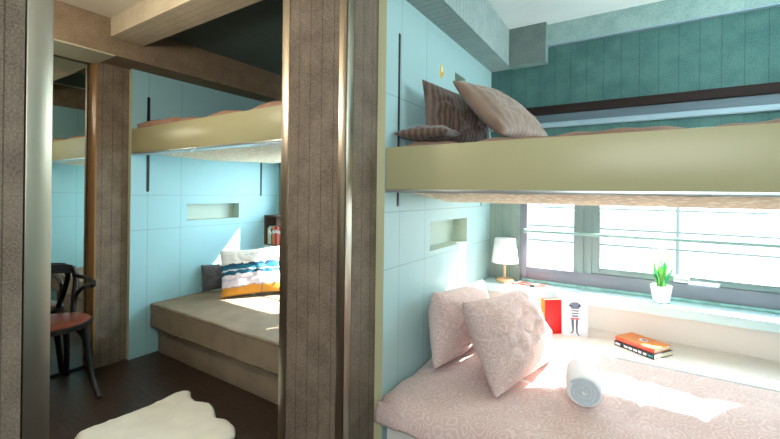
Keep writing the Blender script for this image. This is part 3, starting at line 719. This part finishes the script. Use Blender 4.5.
# bookcase box with books on the left-hand ledge
ZQ = h(ZLL)
fx, fy = -3.402, 2.94
r = empty('book_box', (fx+.15, fy, ZQ)); tag(r, 'small dark framed box shelf of books on the left-hand ledge', 'box')
HX, HH, HD = .215, .325, .082
mb = MB(); mb.box((-HX, -HD, 0), (-HX+.012, HD, HH), DKFRAME); mb.box((HX-.012, -HD, 0), (HX, HD, HH), DKFRAME)
mb.box((-HX, -HD, HH-.012), (HX, HD, HH), DKFRAME); mb.box((-HX, -HD, 0), (HX, HD, .010), DKFRAME); mb.build('box_frame', r, weld=False)
mb = MB(); mb.box((-HX+.012, HD-.008, .01), (HX-.012, HD, HH-.012), CRATEB); mb.build('back_panel', r)
cols = [((232, 214, 120), .020, .175, 'slim yellow book, leftmost in the box shelf'), ((196, 214, 224), .030, .195, 'pale blue book second from the left in the box shelf'), ((66, 74, 84), .014, .17, 'thin dark book between the pale blue and orange ones'),
        ((226, 132, 66), .030, .19, 'orange book in the middle of the box shelf'), ((206, 74, 66), .034, .20, 'thick red book right of the orange one in the box shelf'), ((232, 150, 130), .028, .20, 'salmon pink book next to the thick red one'), ((224, 92, 76), .03, .19, 'coral book furthest right in the box shelf')]
x = fx+.15-HX+.035
for c, th, hh, lab in cols:
    q = empty('book', (x+th/2, fy-.012, ZQ+.0105)); q.rotation_euler = (0, math.radians(-5 if th < .02 else -1.5), 0); tag(q, lab, 'book', 'books in the box shelf')
    cm = plain('cover_cloth', c, .5); d0 = .05
    mb = MB(); mb.box((-th/2, -d0, 0), (-th/2+.002, d0, hh), cm); mb.box((th/2-.002, -d0, 0), (th/2, d0, hh), cm); mb.build('cover', q, weld=False)
    mb = MB(); mb.box((-th/2, -d0-.002, 0), (th/2, -d0, hh), cm, .0008); sp = mb.build('spine', q)
    mb = MB(); mb.box((-th/2+.002, -d0-.0025, hh*.62), (th/2-.002, -d0-.0018, hh*.8), INKW); mb.build('spine_label', sp)
    mb = MB(); mb.box((-th/2+.002, -d0, .003), (th/2-.002, d0-.004, hh-.003), PAPER); mb.build('pages', q)
    x += th+.005

# ------------------------------------------------------------------ bentwood armchair in front of the mirror
r = empty('armchair', (-3.335, .99, 0)); tag(r, 'black bentwood armchair with a red leather seat, in front of the mirror', 'chair')
zs = h(-.90)
mb = MB(); mb.lathe([(.0, zs+.012), (.10, zs+.013), (.185, zs+.006), (.203, zs-.008), (.203, zs-.016)], LEATHER, 40, cap=False); mb.build('seat', r)
mb = MB(); mb.lathe([(.205, zs-.045), (.218, zs-.040), (.220, zs-.015), (.206, zs-.008), (.19, zs-.014), (.19, zs-.045)], CHAIRB, 40, cap=False); mb.build('seat_ring', r)
for sy in (1, -1):
    mb = MB(); mb.tube([(.150, .125*sy, zs-.03), (.170, .135*sy, zs-.16), (.190, .138*sy, .24), (.245, .142*sy, .10), (.335, .150*sy, .0)], [.024, .023, .021, .018, .016], CHAIRB, 10, 6); mb.build('leg', r)
    mb = MB(); mb.tube([(-.165, .12*sy, zs-.03), (-.185, .135*sy, .25), (-.23, .15*sy, 0)], [.022, .020, .017], CHAIRB, 10, 6); mb.build('leg', r)
    mb = MB(); mb.tube([(-.13, .15*sy, zs-.02), (-.175, .175*sy, h(-.78)), (-.20, .19*sy, h(-.66)), (-.205, .17*sy, h(-.58))], .019, CHAIRB, 10, 6); mb.build('back_post', r)
    mb = MB(); mb.tube([(-.205, .18*sy, h(-.645)), (-.10, .205*sy, h(-.65)), (.06, .20*sy, h(-.655)), (.135, .185*sy, h(-.66)), (.13, .175*sy, h(-.675)), (.03, .18*sy, h(-.69)), (-.07, .18*sy, h(-.725)), (-.14, .17*sy, h(-.79)), (-.13, .155*sy, zs)], .015, CHAIRB, 10, 6); mb.build('arm', r)
    mb = MB(); mb.tube([(.16, .13*sy, .30), (.13, .12*sy, .38), (.05, .09*sy, .435), (.0, .07*sy, zs-.045)], .011, CHAIRB, 8, 6); mb.build('bracket', r)
mb = MB(); pts = []
for k in range(13):
    a = -1 + 2*k/12; pts.append((-.205-.03*(1-a*a), .17*a, h(-.60)+.02*(1-a*a)))
for k in range(12):
    (x0, y0_, z0), (x1, y1_, z1) = pts[k], pts[k+1]
    for dz0, dz1 in ((0, 0),):
        mb.face([(x0-.009, y0_, z0-.03), (x1-.009, y1_, z1-.03), (x1-.009, y1_, z1+.035), (x0-.009, y0_, z0+.035)], CHAIRB, True)
        mb.face([(x0+.009, y0_, z0-.03), (x1+.009, y1_, z1-.03), (x1+.009, y1_, z1+.035), (x0+.009, y0_, z0+.035)], CHAIRB, True)
        mb.face([(x0-.009, y0_, z0+.035), (x1-.009, y1_, z1+.035), (x1+.009, y1_, z1+.035), (x0+.009, y0_, z0+.035)], CHAIRB, True)
        mb.face([(x0-.009, y0_, z0-.03), (x1-.009, y1_, z1-.03), (x1+.009, y1_, z1-.03), (x0+.009, y0_, z0-.03)], CHAIRB, True)
mb.build('back_rail', r)

# ------------------------------------------------------------------ sheepskin
def rug():
    ctrl = [(-2.64, .915), (-2.63, 1.0), (-2.605, 1.145), (-2.60, 1.323), (-2.612, 1.44), (-2.59, 1.495), (-2.55, 1.50), (-2.475, 1.462), (-2.40, 1.452), (-2.33, 1.482), (-2.27, 1.480), (-2.19, 1.448), (-2.12, 1.415), (-2.04, 1.432), (-1.96, 1.42), (-1.89, 1.37), (-1.87, 1.28), (-1.92, 1.18), (-1.88, 1.06), (-1.95, .92), (-2.08, .84), (-2.20, .88), (-2.30, .82), (-2.42, .87), (-2.53, .85), (-2.60, .87)]
    n = len(ctrl); c = Vector((-2.28, 1.17, 0)); out = []
    for i in range(n):
        p0, p1, p2, p3 = [Vector((*ctrl[(i+d) % n], 0)) for d in (-1, 0, 1, 2)]
        for k in range(8):
            t = k/8; t2 = t*t; t3 = t2*t
            q = .5*((2*p1)+(p2-p0)*t+(2*p0-5*p1+4*p2-p3)*t2+(3*p1-p0-3*p2+p3)*t3)
            q += (q-c).normalized()*.006*noise.noise((i*3.1+k*.9, 2, 0)); out.append(q)
    mb = MB(); bm = mb.bm; k0 = mb.mi(RUG); rings = []
    fr = [1.0, .995, .975, .94, .88, .8, .7, .58, .45, .3, .15]
    zz = [.002, .012, .022, .029, .033, .035, .036, .036, .036, .036, .036]
    for f, z in zip(fr, zz):
        ring = []
        for q in out:
            p = c+(q-c)*f; p.z = z + (.005*noise.noise((p.x*22, p.y*22, 1)) + .004*noise.noise((p.x*9, p.y*9, 5)) if z > .01 else 0); ring.append(bm.verts.new(p-c))
        rings.append(ring)
    m = len(out)
    for a, b in zip(rings, rings[1:]):
        for i in range(m):
            f = bm.faces.new((a[i], a[(i+1) % m], b[(i+1) % m], b[i])); f.smooth = True; f.material_index = k0
    f = bm.faces.new(rings[-1]); f.smooth = True; f.material_index = k0
    f = bm.faces.new(rings[0][::-1]); f.material_index = k0
    o = mb.build('sheepskin_rug', weld=False, autosmooth=False); o.location = c; tag(o, 'cream sheepskin rug with a wavy edge on the dark wood floor', 'rug')
rug()

# ------------------------------------------------------------------ outside the windows
sbox('ground', (-30, 3.6, -.9), (30, 60, -.8), GROUND, 'sunlit grey ground outside the windows')
def fence(y, x0, x1, zs_, label, r_=.02, post=2.2):
    r = empty('guard_fence', ((x0+x1)/2, y, -.8)); tag(r, label, 'fence')
    L0 = (x1-x0)/2
    for z in zs_:
        mb = MB(); mb.tube([(-L0, 0, z+.8), (L0, 0, z+.8)], r_, FENCE, 8); mb.build('rail', r)
    k = -L0
    while k <= L0:
        mb = MB(); mb.tube([(k, 0, 0), (k, 0, max(zs_)+.86)], r_*1.3, FENCE, 8); mb.build('post', r); k += post
    return r
fence(5.6, -10, 6, (h(-.17), h(-.42), h(-.62)), 'pale grey railing running along outside the windows', .014, 2.6)
def bush(x, y, s, seed, label):
    mb = MB(); bm2 = bmesh.new()
    rnd = random.Random(seed)
    for k in range(420):
        a = rnd.uniform(0, 2*PI); b = math.acos(rnd.uniform(-.2, 1)); rr = s*rnd.uniform(.75, 1.05)*(1+.2*noise.noise((math.cos(a)*2, math.sin(a)*2, b*2+seed)))
        c = Vector((rr*math.sin(b)*math.cos(a), rr*math.sin(b)*math.sin(a), rr*math.cos(b)*.8+s*.2)); d = Vector((rnd.uniform(-1, 1), rnd.uniform(-1, 1), rnd.uniform(-1, 1))).normalized(); e = d.orthogonal().normalized(); l = s*.14
        bm2.faces.new([bm2.verts.new(c-d*l), bm2.verts.new(c+e*l*.5), bm2.verts.new(c+d*l), bm2.verts.new(c-e*l*.5)])
    mb.merge(bm2, BUSH, smooth=False); mb.lathe([(s*.1, 0), (s*.05, s*.6)], DKWOOD, 8); o = mb.build('shrub', weld=False); o.location = (x, y, -.8); tag(o, label, 'shrub')
bush(.55, 8.4, .5, 3, 'pale green shrub outside the wide right-hand window pane')
bush(-2.35, 9.0, .45, 5, 'pale green shrub seen through the narrow left-hand window pane')
bush(2.1, 9.6, .55, 8, 'pale green shrub at the right end of the window view')

r = empty('blocker', (2.4, 4.0, h(.5))); tag(r, 'added sun awning hung outside above the right-hand window', 'blocker')  # unseen, added to cut the sun patch on the bed
mb = MB(); mb.box((-1.65, -.01, .23), (1.6, .01, .60), SILL, .01); mb.build('blocker_panel', r)  # panel shaped to keep sun off the bed beside the shelf
mb = MB(); mb.tube([(-1.65, 0, .60), (1.6, 0, .60)], .018, FENCE, 10); mb.build('blocker_bar', r)
mb = MB(); mb.tube([(-1.3, 0, .60), (-1.3, -.80, .78)], .015, FENCE, 8); mb.build('arm', r)
mb = MB(); mb.tube([(1.3, 0, .60), (1.3, -.80, .78)], .015, FENCE, 8); mb.build('arm', r)
